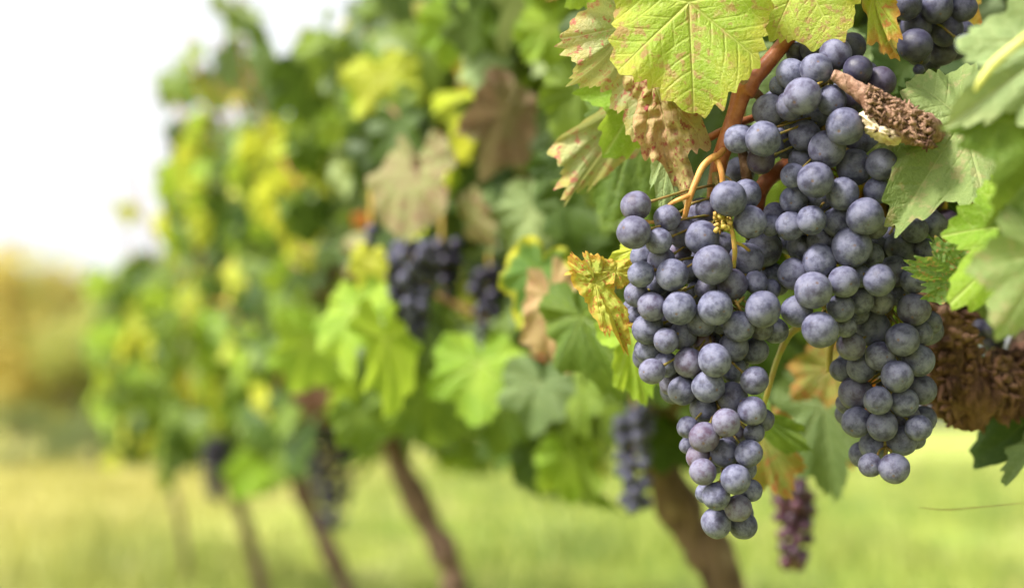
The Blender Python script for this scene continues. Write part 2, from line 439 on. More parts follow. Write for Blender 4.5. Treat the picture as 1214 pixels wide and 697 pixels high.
# ------------------------------------------------------------------ vine leaves
VEINS = [(0, 1.0), (47, .87), (-47, .87), (102, .66), (-102, .66)]      # degrees from the tip, length
def outline(deg, rs):
    a = abs(deg)
    ks = [(0, 1.0), (13, .88), (25, .70), (36, .80), (47, .90), (59, .76), (72, .60), (86, .67), (102, .70), (120, .62), (140, .585), (158, .50), (170, .30), (180, .10)]
    for (a0, r0), (a1, r1) in zip(ks, ks[1:]):
        if a <= a1:
            t = (a - a0) / (a1 - a0); t = t * t * (3 - 2 * t)
            return r0 + (r1 - r0) * t
    return .1
def leaf_data(seed, na=120, nr=8, cup=.12, fold=.15, wave=.05, droop=.15, curl=0.0, width=1.0, blister=0.0, ragged=0.0, petiole=.55, teeth=1.0, lobed=1.0):
    """unit leaf: petiole joint at the origin, tip at +Y, upper side +Z. Returns verts, faces, vein, rim"""
    r = random.Random(seed)
    ph = [r.uniform(0, 6.28) for _ in range(6)]
    nt_ = 40 + r.randint(-4, 5)
    lob = [1 + r.uniform(-.09, .09) for _ in range(8)]
    V = []; VE = []; RM = []; F = []
    edge = []
    for i in range(na + 1):
        deg = -178 + 356 * i / na
        base = (outline(deg, None) * lobed + (1 - lobed) * (.62 + .30 * math.cos(R(deg) * .5) ** 2 + .03 * math.cos(R(deg) * 5) - .5 * max(0, (abs(deg) - 150) / 30) ** 2)) * (1 + .06 * math.sin(R(deg) * 2 + ph[0]) + .05 * math.sin(R(deg) * 5 + ph[1]))
        u = ((deg + 180) / 360 * nt_ + .15 * math.sin(R(deg) * 7 + ph[2])) % 1.0
        tooth = (u / .62 if u < .62 else (1 - u) / .38)
        amp = .115 * teeth * (0.7 + .45 * math.sin(R(deg) * 9 + ph[3]))
        base *= 1 + amp * (tooth - .55)
        if ragged: base *= 1 - ragged * max(0, mnoise.noise(Vector((deg * .05, seed * 1.7, 0))))
        edge.append((deg, base))
    bl = r.uniform(0, 50)
    def place(deg, rr, q):
        th = R(deg); x = math.sin(th) * rr * width; y = math.cos(th) * rr
        # veins
        ve = 0; dmin = 9
        for va, vl in VEINS:
            vd = R(va); ux, uy = math.sin(vd), math.cos(vd)
            xx = math.sin(th) * rr
            al = xx * ux + y * uy; pe = abs(xx * uy - y * ux)
            if al > -.01:
                w = .015 * max(.25, 1 - al / vl * .8)
                ve = max(ve, math.exp(-(pe / w) ** 2) * (1 if al < vl * 1.02 else 0))
                if al > 0: dmin = min(dmin, pe)
                if abs(deg - va) < 30 or (abs(va) > 90 and abs(deg) > 80):
                    s = al - pe * .75                       # side veins leave the main vein at about 50 degrees
                    if s > .06:
                        m = (s / .155 + va * .013 + .12 * math.sin(pe * 9 + va)) % 1.0; dd = min(m, 1 - m) * .135 * .8
                        ve = max(ve, .45 * math.exp(-(dd / .007) ** 2) * max(0, 1 - pe * 1.6))
        z = -cup * rr * rr + fold * abs(x) * (1 - .4 * rr)
        z += wave * q * q * (math.sin(th * 5 + ph[4]) + .6 * math.sin(th * 11 + ph[5]))
        z += .013 * min(dmin, .12) / .12 - .004 * ve
        if blister:
            z += blister * abs(mnoise.noise(Vector((x * 7 + bl, y * 7, 1)))) + blister * .6 * mnoise.noise(Vector((x * 14 + bl, y * 14, 5)))
        z += .03 * mnoise.noise(Vector((x * 2.2 + bl, y * 2.2, 0)))
        if curl:                                             # roll the blade about its midrib
            a = curl * x * 1.6
            rad = 1 / (curl * 1.6)
            x, z = rad * math.sin(a) * (1 + 0), z * math.cos(a) - rad * (1 - math.cos(a)) + .0
        if droop:                                            # bend the tip down
            a = droop * max(0, y) * 1.2
            y, z = y * (1 - a * a / 6), z - abs(y) * a * .5
        return (x, y, z), ve
    V.append((0, 0, 0)); VE.append(1.0); RM.append(0.0)
    for i, (deg, base) in enumerate(edge):
        for j in range(1, nr + 1):
            q = j / nr; q = q ** .85
            p, ve = place(deg, base * q, q)
            V.append(p); VE.append(ve); RM.append(q)
    for i in range(na):
        a = 1 + i * nr; b = 1 + (i + 1) * nr
        F.append((0, b, a))
        for j in range(nr - 1): F.append((a + j, b + j, b + j + 1, a + j + 1))
    if petiole:
        P = spline([(0, .02, -.005), (0, -petiole * .4, -.10 * petiole), (r.uniform(-.1, .1), -petiole * .8, -.55 * petiole)], 6)
        tv, tf = tube(P, [.018] * 5 + [.022], 5)
        k = len(V); V += [tuple(v) for v in tv]; F += [tuple(i + k for i in f) for f in tf]
        VE += [1.0] * len(tv); RM += [0.0] * len(tv)
    return V, F, VE, RM

def leaf_frame(a, tip, facing, tilt=0.0):
    t = (tip - a); L = t.length; t = t.normalized()
    n = facing - facing.dot(t) * t
    n = n.normalized() if n.length > 1e-5 else t.orthogonal().normalized()
    n = Matrix.Rotation(tilt, 3, t) @ n
    x = t.cross(n)
    M = Matrix(((x.x, t.x, n.x), (x.y, t.y, n.y), (x.z, t.z, n.z))).to_4x4()
    return M, L

def hero_leaf(parent, a, tip, mat, tilt=0, label=None, res=(200, 40), seed=0, **kw):
    """one leaf at full detail; a and tip are (px, py, depth) of its petiole joint and tip; built with real size and curl"""
    A, T = at(*a), at(*tip)
    M, L = leaf_frame(A, T, (CAM - A).normalized(), R(tilt))
    kw.setdefault('petiole', 0.0)
    V, F, VE, RM = leaf_data(seed, int(res[0] * 1.25), res[1], **kw)
    o = mesh_obj('leaf', V, F, mat, None, attrs={'vein': VE, 'rim': RM}, label=label)
    o.parent = parent
    o.matrix_basis = Matrix.Translation(A - wloc(parent)) @ M @ Matrix.Scale(L, 4)
    return o

VARS = []
for s in range(9):
    rr = random.Random(100 + s)
    VARS.append(leaf_data(100 + s, 72, 5, cup=rr.uniform(.02, .3), fold=rr.uniform(.05, .35), wave=rr.uniform(.03, .1), droop=rr.uniform(.05, .5), width=rr.uniform(.9, 1.15)))
VAR_ME = []
for s, (V, F, VE, RM) in enumerate(VARS):
    o = mesh_obj('leaf', V, F, GREEN, None, attrs={'vein': VE, 'rim': RM})
    VAR_ME.append(o.data); bpy.data.objects.remove(o)
VAR_NP = [(np.array(v[0]), v[1]) for v in VARS]
PALETTE = [GREEN, BRIGHT, YELLOW, PALE, TEAL, DARK, RUST, RED, AUTUMN]

def interp(x, tab):
    return float(np.interp(x, [t[0] for t in tab], [t[1] for t in tab]))
SKYEDGE = [(-200, 300), (0, 262), (50, 215), (100, 200), (150, 215), (200, 190), (260, 160), (350, 140), (450, 125), (560, 120)]
LOWEDGE = [(0, 560), (300, 562), (420, 540), (600, 545), (640, 575), (760, 590), (800, 520), (900, 545), (1000, 520), (1040, 470), (1214, 450)]
NEARLIM = [(.9, 560), (1.2, 460), (1.5, 400), (2.0, 300), (2.6, 235), (3.4, 170), (5, 110), (9, 60)]
WINDOWS = [(432, 262, 560, 432, 1.22), (525, 285, 622, 412, 1.22), (722, 470, 786, 625, 1.3), (905, 470, 975, 690, 1.2), (355, 490, 436, 640, 2.8), (230, 505, 284, 610, 3.7),
           (770, 590, 870, 700, 1.4)]
def allowed(p, rng, jit=None, thin=True):
    q = proj(p)
    if q is None: return True
    px, py, d = q
    if d < .2: return False
    if -80 < px < 1320 and (-80 if px > 600 else -320) < py < 780:
        if d < .74 and px > 560: return False
        if d < .74: return False
        if d < 1.10 and 370 < px < 700 and 60 < py < 540: return False
        if px < interp(d, NEARLIM): return False
        for (x0, y0, x1, y1, dm) in WINDOWS:
            if x0 < px < x1 and y0 < py < y1 and d < dm: return False
        if d < .95 and px < 640: return False
        e = px - interp(py, SKYEDGE)
        if e < (rng.uniform(-30, 20) if jit is None else jit): return False
        if thin and py < 340 and rng.random() > .04 + e / 230 + .9 * mnoise.noise(Vector((p.x * 3.2, p.y * 1.6, p.z * 3.2))): return False
        if 335 < px < 440 and py < 60 - abs(px - 400) * .6 + rng.uniform(-10, 10): return False
        if py > interp(px, LOWEDGE) + rng.uniform(-15, 20): return False
    elif py >= 780 and d > 0: return False
    return True

ROW = Vector((-.288, .958, 0)).normalized(); SIDE = Vector((.958, .288, 0)).normalized()   # along the row, away from the camera's side
def grapevine(base, head, trunk_ctrl, label, seed, nshoot, n_parts, weights, size=1.0, reach=.45, extra=0, leafsize=1.0):
    """a bush vine: trunk, arms, canes, leaves as parts (the nearest ones) and the rest of the foliage"""
    r = random.Random(seed)
    t = thing('grapevine', base, label, 'grapevine', 'grapevines of the row')
    if trunk_ctrl is not None:
        S = spline(trunk_ctrl, 34)
        Vt, Ft = tube([Vector(s[:3]) for s in S], [s[3] * (1 + .12 * math.sin(i * .9 + seed)) for i, s in enumerate(S)], 20, .34, 55, seed)
        mesh_obj('trunk', Vt, Ft, TRUNKB, t)
    leaves = []
    arms = [head]
    for s in (-1, 1):
        e = head + ROW * s * .33 + Vector((0, 0, .08)) + SIDE * r.uniform(-.05, .05)
        Vt, Ft = tube(spline([tuple(head - Vector((0, 0, .03))), tuple(head.lerp(e, .5) + Vector((0, 0, .04))), tuple(e)], 14), np.linspace(.021, .011, 14), 12, .3, 60, seed)
        mesh_obj('arm', Vt, Ft, TRUNKB, t)
        arms += [head.lerp(e, .5), e, e]
    for i in range(nshoot):
        s0 = r.choice(arms) + Vector((r.gauss(0, .02), r.gauss(0, .02), 0))
        out = (ROW * r.uniform(-1, 1) + SIDE * r.uniform(-1.25, 1.0)).normalized()
        hgt = r.uniform(.35, 1.15) * size; rch = reach * r.uniform(.35, 1.15)
        low = r.random() < .34
        if low: hgt = r.uniform(.10, .3)
        P = [tuple(s0), tuple(s0 + out * rch * .45 + Vector((0, 0, hgt * .5))), tuple(s0 + out * rch * .85 + Vector((0, 0, hgt * .9))),
             tuple(s0 + out * rch * (1.25 if not low else 1.2) + Vector((0, 0, hgt * (1.0 if not low else .1) + r.uniform(-.1, .05))))]
        n = max(8, int((hgt + rch) / (.028 * leafsize)))
        S = spline(P, n)
        keep = [Vector(p) for p in S]
        jit = r.uniform(-105, 45)
        m = next((k for k, p in enumerate(keep) if k > 0 and not allowed(p, r, jit, False)), len(keep))
        if m >= 4:
            Vt, Ft = tube(keep[:m], np.linspace(.0045, .002, m), 6, 0)
            mesh_obj('cane', Vt, Ft, CANED if r.random() < .5 else CANE, t)
        own = r.choices(range(9), [w_ if j not in (6, 7) else 0 for j, w_ in enumerate(weights)])[0]
        for k in range(1, min(n, m + 2)):
            for rep in range(2 if low else 1):
                p = keep[k]
                side = Vector((r.gauss(0, 1), r.gauss(0, 1), r.gauss(0, .5))).normalized()
                side = (side + out * .6 + SIDE * -.25).normalized()
                a = p + side * r.uniform(.02, .065)
                L = r.uniform(.030, .060) * leafsize
                tipd = (side * .55 + Vector((0, 0, -1)) * r.uniform(.35, 1.2) + Vector((r.gauss(0, .35), r.gauss(0, .35), 0))).normalized()
                if not allowed(a + tipd * L * .5, r, jit - 15): continue
                nrm = (side + Vector((0, 0, 1)) * r.uniform(.2, 1.2) + Vector((r.gauss(0, .5), r.gauss(0, .5), r.gauss(0, .3))))
                leaves.append((a, tipd, nrm, L, own if r.random() < .6 else None))
    for i in range(extra):                                  # filling leaves round the fruiting zone
        a = head + ROW * r.gauss(0, .27) + SIDE * r.gauss(0, .2) + Vector((0, 0, r.uniform(-.12, .5)))
        tipd = Vector((r.gauss(0, .6), r.gauss(0, .6), -1)).normalized(); L = r.uniform(.030, .058) * leafsize
        if allowed(a + tipd * L * .5, r):
            leaves.append((a, tipd, Vector((r.gauss(0, 1), r.gauss(-.6, 1), r.uniform(.1, 1))), L, r.choice((0, 0, 5, 4)) if r.random() < .6 else None))
    def near(l):
        q = proj(l[0])
        return (9 if not q or not (-60 < q[0] < 1270 and -60 < q[1] < 760) else 0) + (l[0] - CAM).length
    leaves.sort(key=near)
    FV = []; FF = []; FM = []; nv = 0
    for i, (a, tipd, nrm, L, own) in enumerate(leaves):
        M, _ = leaf_frame(a, a + tipd, nrm)
        mi = r.choices(range(9), weights)[0] if own is None else own
        vi = r.randrange(9)
        if i < n_parts:
            o = bpy.data.objects.new('leaf', VAR_ME[vi]); COL.objects.link(o); o.parent = t
            o.matrix_basis = Matrix.Translation(a - t.location) @ M @ Matrix.Scale(L, 4)
            o.material_slots[0].link = 'OBJECT'; o.material_slots[0].material = PALETTE[mi]
        else:
            A = np.array((Matrix.Translation(a) @ M @ Matrix.Scale(L, 4)))
            P = VAR_NP[vi][0] @ A[:3, :3].T + A[:3, 3]
            FV.append(P); FF += [tuple(x + nv for x in f) for f in VAR_NP[vi][1]]; FM += [mi] * len(VAR_NP[vi][1]); nv += len(P)
    if FV:
        me = bpy.data.meshes.new('foliage')
        me.from_pydata(np.vstack(FV).tolist(), [], FF)
        for m in PALETTE: me.materials.append(m)
        me.polygons.foreach_set('material_index', np.array(FM, dtype=np.int32))
        me.polygons.foreach_set('use_smooth', np.ones(len(FF), dtype=bool))
        o = bpy.data.objects.new('foliage', me); COL.objects.link(o); o.parent = t; o.location = -t.location
        o['kind'] = 'stuff'
    print('vine', seed, 'leaves', len(leaves))
    return t

def P3(px, py, d): return at(px, py, d)
def trunk_from(pxs, d, rad, ground_drift=(.02, 0)):
    """trunk control points through picture points at depth d, then on down to the ground"""
    pts = [(*at(px, py, d), r_) for (px, py, r_) in pxs]
    x, y, z, r_ = pts[-1]
    pts.append((x + ground_drift[0] * .6, y + ground_drift[1], z * .45, r_ * 1.1))
    pts.append((x + ground_drift[0], y + ground_drift[1], -.04, r_ * 1.5))
    return pts

#        weights: green bright yellow pale teal dark rust red autumn
WT_NEAR = (30, 14, 4, 6, 8, 28, 4, 0, 3)
WT_MID = (30, 26, 9, 7, 5, 18, 4, .5, 4)
WT_FAR = (30, 30, 13, 9, 3, 13, 2, .4, 4)
tc0 = [(*at(1235, 420, .67), .030), (*at(1330, 470, .68), .033), (.31, .69, .35, .036), (.33, .70, .12, .04), (.33, .70, -.04, .055)]
V0 = grapevine((.33, .70, 0), at(1330, 330, .70), tc0, 'nearest grapevine with a shaggy bark arm, carrying the big sharp bunches', 10, 16, 30, WT_NEAR, .9, .4, 60)
tc1 = trunk_from([(768, 505, .014), (788, 560, .0158), (818, 625, .0168), (860, 700, .0175)], 1.2, .0175, (.16, .02))
b1 = tc1[-1]
grapevine((b1[0], b1[1], 0), at(765, 470, 1.2), tc1, 'grapevine whose thick bare trunk curves down behind the left big bunch', 11, 44, 100, WT_NEAR, .9, .42, 520)
tc2 = trunk_from([(455, 500, .017), (468, 540, .018), (497, 600, .0185), (527, 655, .0185), (541, 700, .019)], 2.1, .019, (.06, .02))
b2 = tc2[-1]
grapevine((b2[0], b2[1], 0), at(450, 480, 2.1), tc2, 'grapevine with a slanting brown trunk next behind the curved trunk', 12, 42, 100, WT_MID, 1.0, .46, 420, 1.2)
tc3 = trunk_from([(340, 520, .017), (355, 570, .018), (385, 640, .0185), (410, 700, .019)], 3.0, .019, (.05, .02))
b3 = tc3[-1]
grapevine((b3[0], b3[1], 0), at(335, 500, 3.0), tc3, 'grapevine with a slanting trunk beside a low dark bunch, third trunk back', 13, 42, 80, WT_FAR, 1.05, .48, 340, 1.4)
tc4 = trunk_from([(262, 530, .018), (275, 575, .019), (292, 625, .019), (306, 675, .02)], 4.4, .02, (.04, .02))
b4 = tc4[-1]
grapevine((b4[0], b4[1], 0), at(255, 515, 4.4), tc4, 'grapevine with a thin far trunk, farthest trunk seen clearly under the leaves', 14, 42, 60, WT_FAR, 1.05, .52, 200, 1.55)
tc5 = trunk_from([(195, 530, .011), (203, 570, .012), (216, 630, .013)], 5.8, .013, (.03, .02))
b5 = tc5[-1]
grapevine((b5[0], b5[1], 0), at(195, 515, 5.8), tc5, 'blurred grapevine at the far left end of the row', 15, 36, 40, WT_FAR, 1.0, .55, 120, 1.6)

# ------------------------------------------------------------------ nearest vine: head, spur, canes, leaves drawn from the photograph
# shaggy arm at the right
ctrl = [(1116, 330, .64, 12), (1121, 385, .64, 17), (1128, 430, .645, 26), (1148, 466, .65, 37), (1190, 456, .655, 35), (1250, 432, .67, 38)]
S = spline(ctrl, 60)
Va, Fa = tube([at(*s[:3]) for s in S], [s[3] / FPX * s[2] for s in S], 40, .45, 170, 4)
r = random.Random(44)
strips = []
for i in range(620):
    s = S[r.randrange(2, 58)]
    c = at(*s[:3]); rad = s[3] / FPX * s[2]
    a = r.uniform(0, 6.28)
    d1 = (RT * math.cos(a) - FWD * abs(math.sin(a)) * .9 + UP * math.sin(a * 1.7)).normalized()
    p0 = c + d1 * rad * r.uniform(.85, 1.05)
    tdir = (UP * r.uniform(-1.2, .5) + RT * r.uniform(-1, 1) + d1 * r.uniform(-.1, .6)).normalized()
    ln = r.uniform(.003, .010); w = r.uniform(.0008, .0023)
    pts = [p0, p0 + tdir * ln * .5 + d1 * ln * r.uniform(0, .35), p0 + tdir * ln + d1 * ln * r.uniform(-.3, .4)]
    strips.append(tube(spline([tuple(p) for p in pts], 5), [w * .5, w, w, w * .8, w * .2], 5, .3, 400))
arm = mesh_obj('arm', Va, Fa, SHAG, V0, label='gnarled dark brown arm with shredding bark')
Vs, Fs = merge(strips)
mesh_obj('shaggy_bark', Vs, Fs, SHAG, arm)

# cut spur between the bunches
Vp, Fp = px_tube([(987, 89, .539, 6.5), (994, 92, .539, 8.5), (1010, 103, .538, 9.5), (1024, 113, .537, 11), (1036, 122, .536, 16), (1050, 134, .535, 22), (1068, 146, .535, 23), (1086, 152, .538, 20), (1108, 162, .552, 17), (1150, 215, .6, 19), (1215, 330, .66, 22)], 110, 26, .22, 3, 330)
r = random.Random(9)
fl = [(Vp, Fp)]
sd = (at(1100, 160, .541) - at(1030, 116, .536)).normalized()
for i in range(520):
    px = r.uniform(1026, 1104); py = 116 + (px - 1030) * .5 + r.uniform(-13, 24)
    c = at(px, py, .535 - r.uniform(.003, .0080))
    q = (px - 1026) / 78
    v = (sd * r.uniform(.4, 1.6) * (q + .25) + Vector((r.gauss(0, .8), r.gauss(0, .3), r.gauss(0, .8)))).normalized()
    if py > 136 + (px - 1024) * .42 and px < 1070: continue
    ln = r.uniform(.0008, .0034) * (1 + q)
    fl.append(tube([c - v * ln * .5, c + Vector((r.gauss(0, .0005), -.0004, r.gauss(0, .0005))), c + v * ln * .5], [.0002, r.uniform(.0003, .0009) * r.choice((1, 1, 1.5)), .0002], 5, .5, 900))
Vp, Fp = merge(fl)
spur = mesh_obj('spur', Vp, Fp, [STUBWOOD, FLAKE], V0, midx=[0] * len(fl[0][1]) + [1] * (len(Fp) - len(fl[0][1])), label='dry cut-off spur with flaking bark, resting between the bunches')
Vw = []; Fw = []
ring = [(1020, 134), (1024, 142), (1028, 152), (1037, 160), (1048, 168), (1060, 171), (1070, 167), (1066, 158), (1058, 152), (1048, 148), (1040, 146), (1034, 138), (1027, 132)]
cx, cy = 1045, 156
nr = 7
Vw.append(at(cx, cy, .5262))
E = [(e[0] + 3.2 * mnoise.noise(Vector((e[0] * .21, e[1] * .21, 0))), e[1] + 3.2 * mnoise.noise(Vector((e[0] * .21, e[1] * .21, 7)))) for e in spline([(p[0], p[1]) for p in ring + ring[:1]], 61)[:-1]]
for j in range(1, nr + 1):
    q = j / nr
    for e in E:
        Vw.append(at(cx + (e[0] - cx) * q, cy + (e[1] - cy) * q, .5262 + .007 * q ** 3 + .0022 * mnoise.noise(Vector((e[0] * .13 * q, e[1] * .13 * q, 3)))))
m = len(E)
for i in range(m):
    Fw.append((0, 1 + (i + 1) % m, 1 + i))
    for j in range(nr - 1):
        a = 1 + j * m; b = a + m
        Fw.append((a + i, a + (i + 1) % m, b + (i + 1) % m, b + i))
k = len(Vw)
for v in [Vector(v) for v in Vw[-m:]]: Vw.append(v + FWD * .006)
for i in range(m): Fw.append((k - m + i, k - m + (i + 1) % m, k + (i + 1) % m, k + i))
mesh_obj('bare_wood', Vw, Fw, WOUND, spur)
for (hx, hy, hr) in [(1040, 155, 1.7), (1056, 161, 1.4)]:
    Vh = [at(hx + hr * math.cos(a) * (1 + .25 * math.sin(3 * a)), hy + hr * .85 * math.sin(a), .5256) for a in np.linspace(0, 6.28, 14)[:-1]]
    Vh2 = [v + FWD * .004 for v in Vh]
    mm = len(Vh)
    mesh_obj('borer_hole', Vh + Vh2, [tuple(range(mm))] + [(i, (i + 1) % mm, mm + (i + 1) % mm, mm + i) for i in range(mm)], HOLE, spur)

# canes of the nearest vine
def cane(ctrl, mat, name='cane', n=60, rough=.06, label=None, sides=16):
    v, f = px_tube(ctrl, n, sides, rough, len(ctrl), 300)
    return mesh_obj(name, v, f, mat, V0, label=label)
cane([(1040, -70, .60, 8), (1000, -22, .585, 8), (963, 12, .575, 8), (945, 33, .57, 8.5), (918, 66, .566, 9.5), (897, 90, .564, 10), (889, 98, .563, 12.5), (882, 107, .562, 14.5), (878, 114, .562, 11.5), (872, 135, .562, 10.5), (861, 168, .564, 10.5), (852, 197, .568, 10), (847, 235, .578, 9.5), (846, 300, .59, 9)], CANE, n=90, label='red brown main cane with a swollen node')
cane([(886, 106, .562, 8), (896, 111, .564, 6), (908, 121, .57, 4.5), (925, 135, .58, 4)], CANED)
cane([(824, 172, .57, 3.2), (838, 165, .57, 4.5), (858, 155, .572, 4.8), (893, 140, .578, 4.6), (930, 130, .585, 4)], CANE)
cane([(985, 170, .60, 9), (950, 186, .59, 9.5), (925, 202, .585, 9.5), (908, 216, .582, 9.5), (899, 236, .585, 9), (896, 275, .59, 8)], CANE, label='bright red brown cane between the two big bunches')
cane([(880, 178, .575, 6), (883, 195, .568, 6), (886, 215, .57, 6.5), (890, 240, .58, 6)], STUBWOOD)
cane([(884, 98, .552, 5), (878, 90, .551, 6), (874, 84, .551, 4), (871, 78, .552, 2)], STUBWOOD, name='bud')
cane([(950, 385, .60, 5), (935, 398, .60, 4.5), (922, 425, .60, 3.5), (912, 458, .60, 3.4), (903, 490, .605, 3)], GPET, name='petiole')
cane([(1003, 380, .60, 3), (986, 405, .605, 4), (982, 440, .61, 3.4)], GPET, name='petiole')
cane([(1250, 20, .428, 5), (1214, 46, .426, 5.5), (1180, 74, .424, 5.5), (1164, 94, .424, 4.5), (1156, 108, .426, 2)], PETIOLE, name='petiole', label='thick yellow petiole close to the lens at the right')

H = hero_leaf
H(V0, (817, 3, .548), (824, 130, .540), TOPLEAF, -6, 'broad yellow green leaf with pale veins and brown spots at the top', (320, 70), 3, cup=.06, fold=.05, wave=.05, droop=.08, width=1.0, lobed=.3, teeth=.85)
H(V0, (952, -32, .553), (988, 49, .546), TOPLEAF, 12, 'yellow green leaf hanging over the top of the right bunch', (220, 44), 4, cup=.1, fold=.08, wave=.05, droop=.1, width=1.2, lobed=.5, teeth=.8)
H(V0, (1036, -6, .548), (1050, 80, .546), AUTUMN, 35, 'curled leaf edge with red margin beside the topmost dark bunch', (180, 36), 5, cup=.1, fold=.3, wave=.1, droop=.2, width=.40, curl=.9)
H(V0, (752, 28, .568), (693, 116, .562), PALESPOT, -28, 'pale pink tinged leaf with yellow edge, left of the top leaf', (200, 40), 6, cup=.3, fold=.15, wave=.09, droop=.4, width=.74, lobed=.5)
H(V0, (776, 96, .563), (812, 238, .558), BLISTER, 10, 'blistered red brown leaf rolled up and hanging', (240, 64), 7, cup=.05, fold=.2, wave=.1, droop=.2, width=.42, curl=1.1, blister=.075, teeth=.6)
H(V0, (768, 78, .570), (752, 160, .565), PALESPOT, 10, 'pale leaf with purple red dots under the top leaf', (180, 36), 8, cup=.15, fold=.2, wave=.06, droop=.2, width=.7)
H(V0, (770, 95, .60), (722, 182, .60), BRIGHT, -10, None, (160, 30), 9, cup=.1, fold=.1, wave=.06, droop=.2, width=1.1)
H(V0, (795, 168, .575), (778, 254, .572), PALE, 25, 'narrow folded grey green leaf behind the blistered leaf', (160, 30), 12, cup=.1, fold=.4, wave=.05, droop=.2, width=.38, curl=.6)
H(V0, (742, 118, .63), (682, 248, .62), PALESPOT, -35, 'drooping pale leaf with an orange tip at the left', (180, 36), 13, cup=.15, fold=.35, wave=.1, droop=.3, width=.42, curl=.6, lobed=.6)
H(V0, (752, 148, .66), (718, 268, .66), GREEN, 10, None, (140, 24), 14, cup=.1, fold=.15, wave=.06, width=.75)
H(V0, (772, 165, .665), (742, 240, .66), RUST, 0, None, (140, 24), 15, cup=.2, fold=.2, wave=.1, width=.8)
H(V0, (730, 322, .562), (677, 318, .556), YSPOT, 20, 'shrivelled yellow leaf with red spots beside the left bunch', (200, 44), 16, cup=.25, fold=.3, wave=.12, droop=.3, width=.52, curl=.6, blister=.03, ragged=.2)
H(V0, (706, 336, .560), (752, 420, .556), YSPOT, -15, 'dangling yellow brown leaf tip with red dots beside the left bunch', (200, 44), 17, cup=.1, fold=.3, wave=.1, droop=.2, width=.36, curl=1.2, blister=.035)
H(V0, (752, 296, .572), (733, 330, .57), YELLOW, 20, None, (120, 24), 18, width=.8, wave=.1)
H(V0, (748, 396, .66), (772, 488, .65), BRIGHT, -20, None, (160, 30), 19, cup=.15, fold=.3, wave=.08, droop=.3, width=.55)
H(V0, (690, 375, .74), (715, 470, .73), GREEN, 30, None, (140, 24), 41, cup=.15, fold=.3, wave=.08, droop=.3, width=.8)
H(V0, (900, 492, .66), (966, 544, .65), GREEN, 40, None, (140, 26), 20, fold=.3, width=.45, curl=.4)
H(V0, (905, 518, .69), (932, 592, .68), MUTED, 15, 'orange and olive leaf hanging behind the left bunch', (140, 26), 21, cup=.2, fold=.25, wave=.1, width=.7)
H(V0, (985, 436, .76), (940, 474, .76), MUTED, 0, None, (140, 26), 22, width=.9, wave=.08)
H(V0, (974, 478, .80), (992, 604, .80), TEAL, 10, None, (140, 26), 23, width=.62, fold=.2)
H(V0, (1000, 478, .84), (1012, 566, .84), RED, 0, None, (120, 20), 24, width=.7, wave=.1)
H(V0, (1142, 142, .548), (1064, 254, .528), DULL, 14, 'large dull green toothed leaf to the right of the bunches', (260, 50), 25, cup=.1, fold=.14, wave=.05, droop=.1, width=.72)
H(V0, (1262, 52, .45), (1138, 132, .43), PALE, 10, 'out of focus pale green leaf close to the lens at the upper right', (160, 30), 26, cup=.1, fold=.1, wave=.05, width=.62)
H(V0, (1270, 150, .45), (1182, 272, .43), GREEN, -18, 'out of focus green leaf close to the lens at the right edge', (160, 30), 27, cup=.1, fold=.12, wave=.05, width=.95)
H(V0, (1140, 326, .540), (1080, 318, .532), CRISP, -14, 'small dark green toothed leaf with rusty galls', (240, 44), 28, cup=.1, fold=.15, wave=.07, droop=.1, width=.8, teeth=1.8, blister=.05)
H(V0, (1130, 330, .543), (1108, 282, .538), CRISP, 20, None, (160, 30), 29, width=.5, fold=.2, teeth=1.6, ragged=.3)
H(V0, (1226, 268, .49), (1128, 356, .485), BRIGHT, 16, 'smooth green leaf above the shaggy arm at the right edge', (200, 40), 30, cup=.08, fold=.16, wave=.05, droop=.1, width=.85)
H(V0, (1245, 300, .44), (1192, 396, .43), DULL, -20, None, (160, 30), 31, cup=.1, fold=.1, width=.9)
H(V0, (1236, 486, .67), (1166, 540, .66), DARK, 10, None, (140, 26), 32, width=1.0, wave=.06)
H(V0, (1240, 520, .64), (1190, 556, .63), TEAL, 40, None, (140, 26), 36, width=.6, wave=.06)
H(V0, (945, 50, .66), (880, 160, .65), TEAL, 12, None, (160, 30), 33, width=.9)
H(V0, (885, -25, .62), (930, 55, .62), DARK, -15, None, (140, 26), 34, width=1.0)
H(V0, (705, -35, .60), (715, 28, .60), BRIGHT, 0, None, (140, 26), 35, width=1.0)
H(V0, (1100, -50, .62), (1050, 60, .62), AUTUMN, 0, None, (140, 26), 37, width=1.0)
H(V0, (1150, 160, .60), (1130, 300, .62), DARK, 0, None, (140, 26), 38, width=1.0)
H(V0, (1185, 300, .62), (1160, 400, .66), DARK, 0, None, (140, 26), 39, width=1.0)

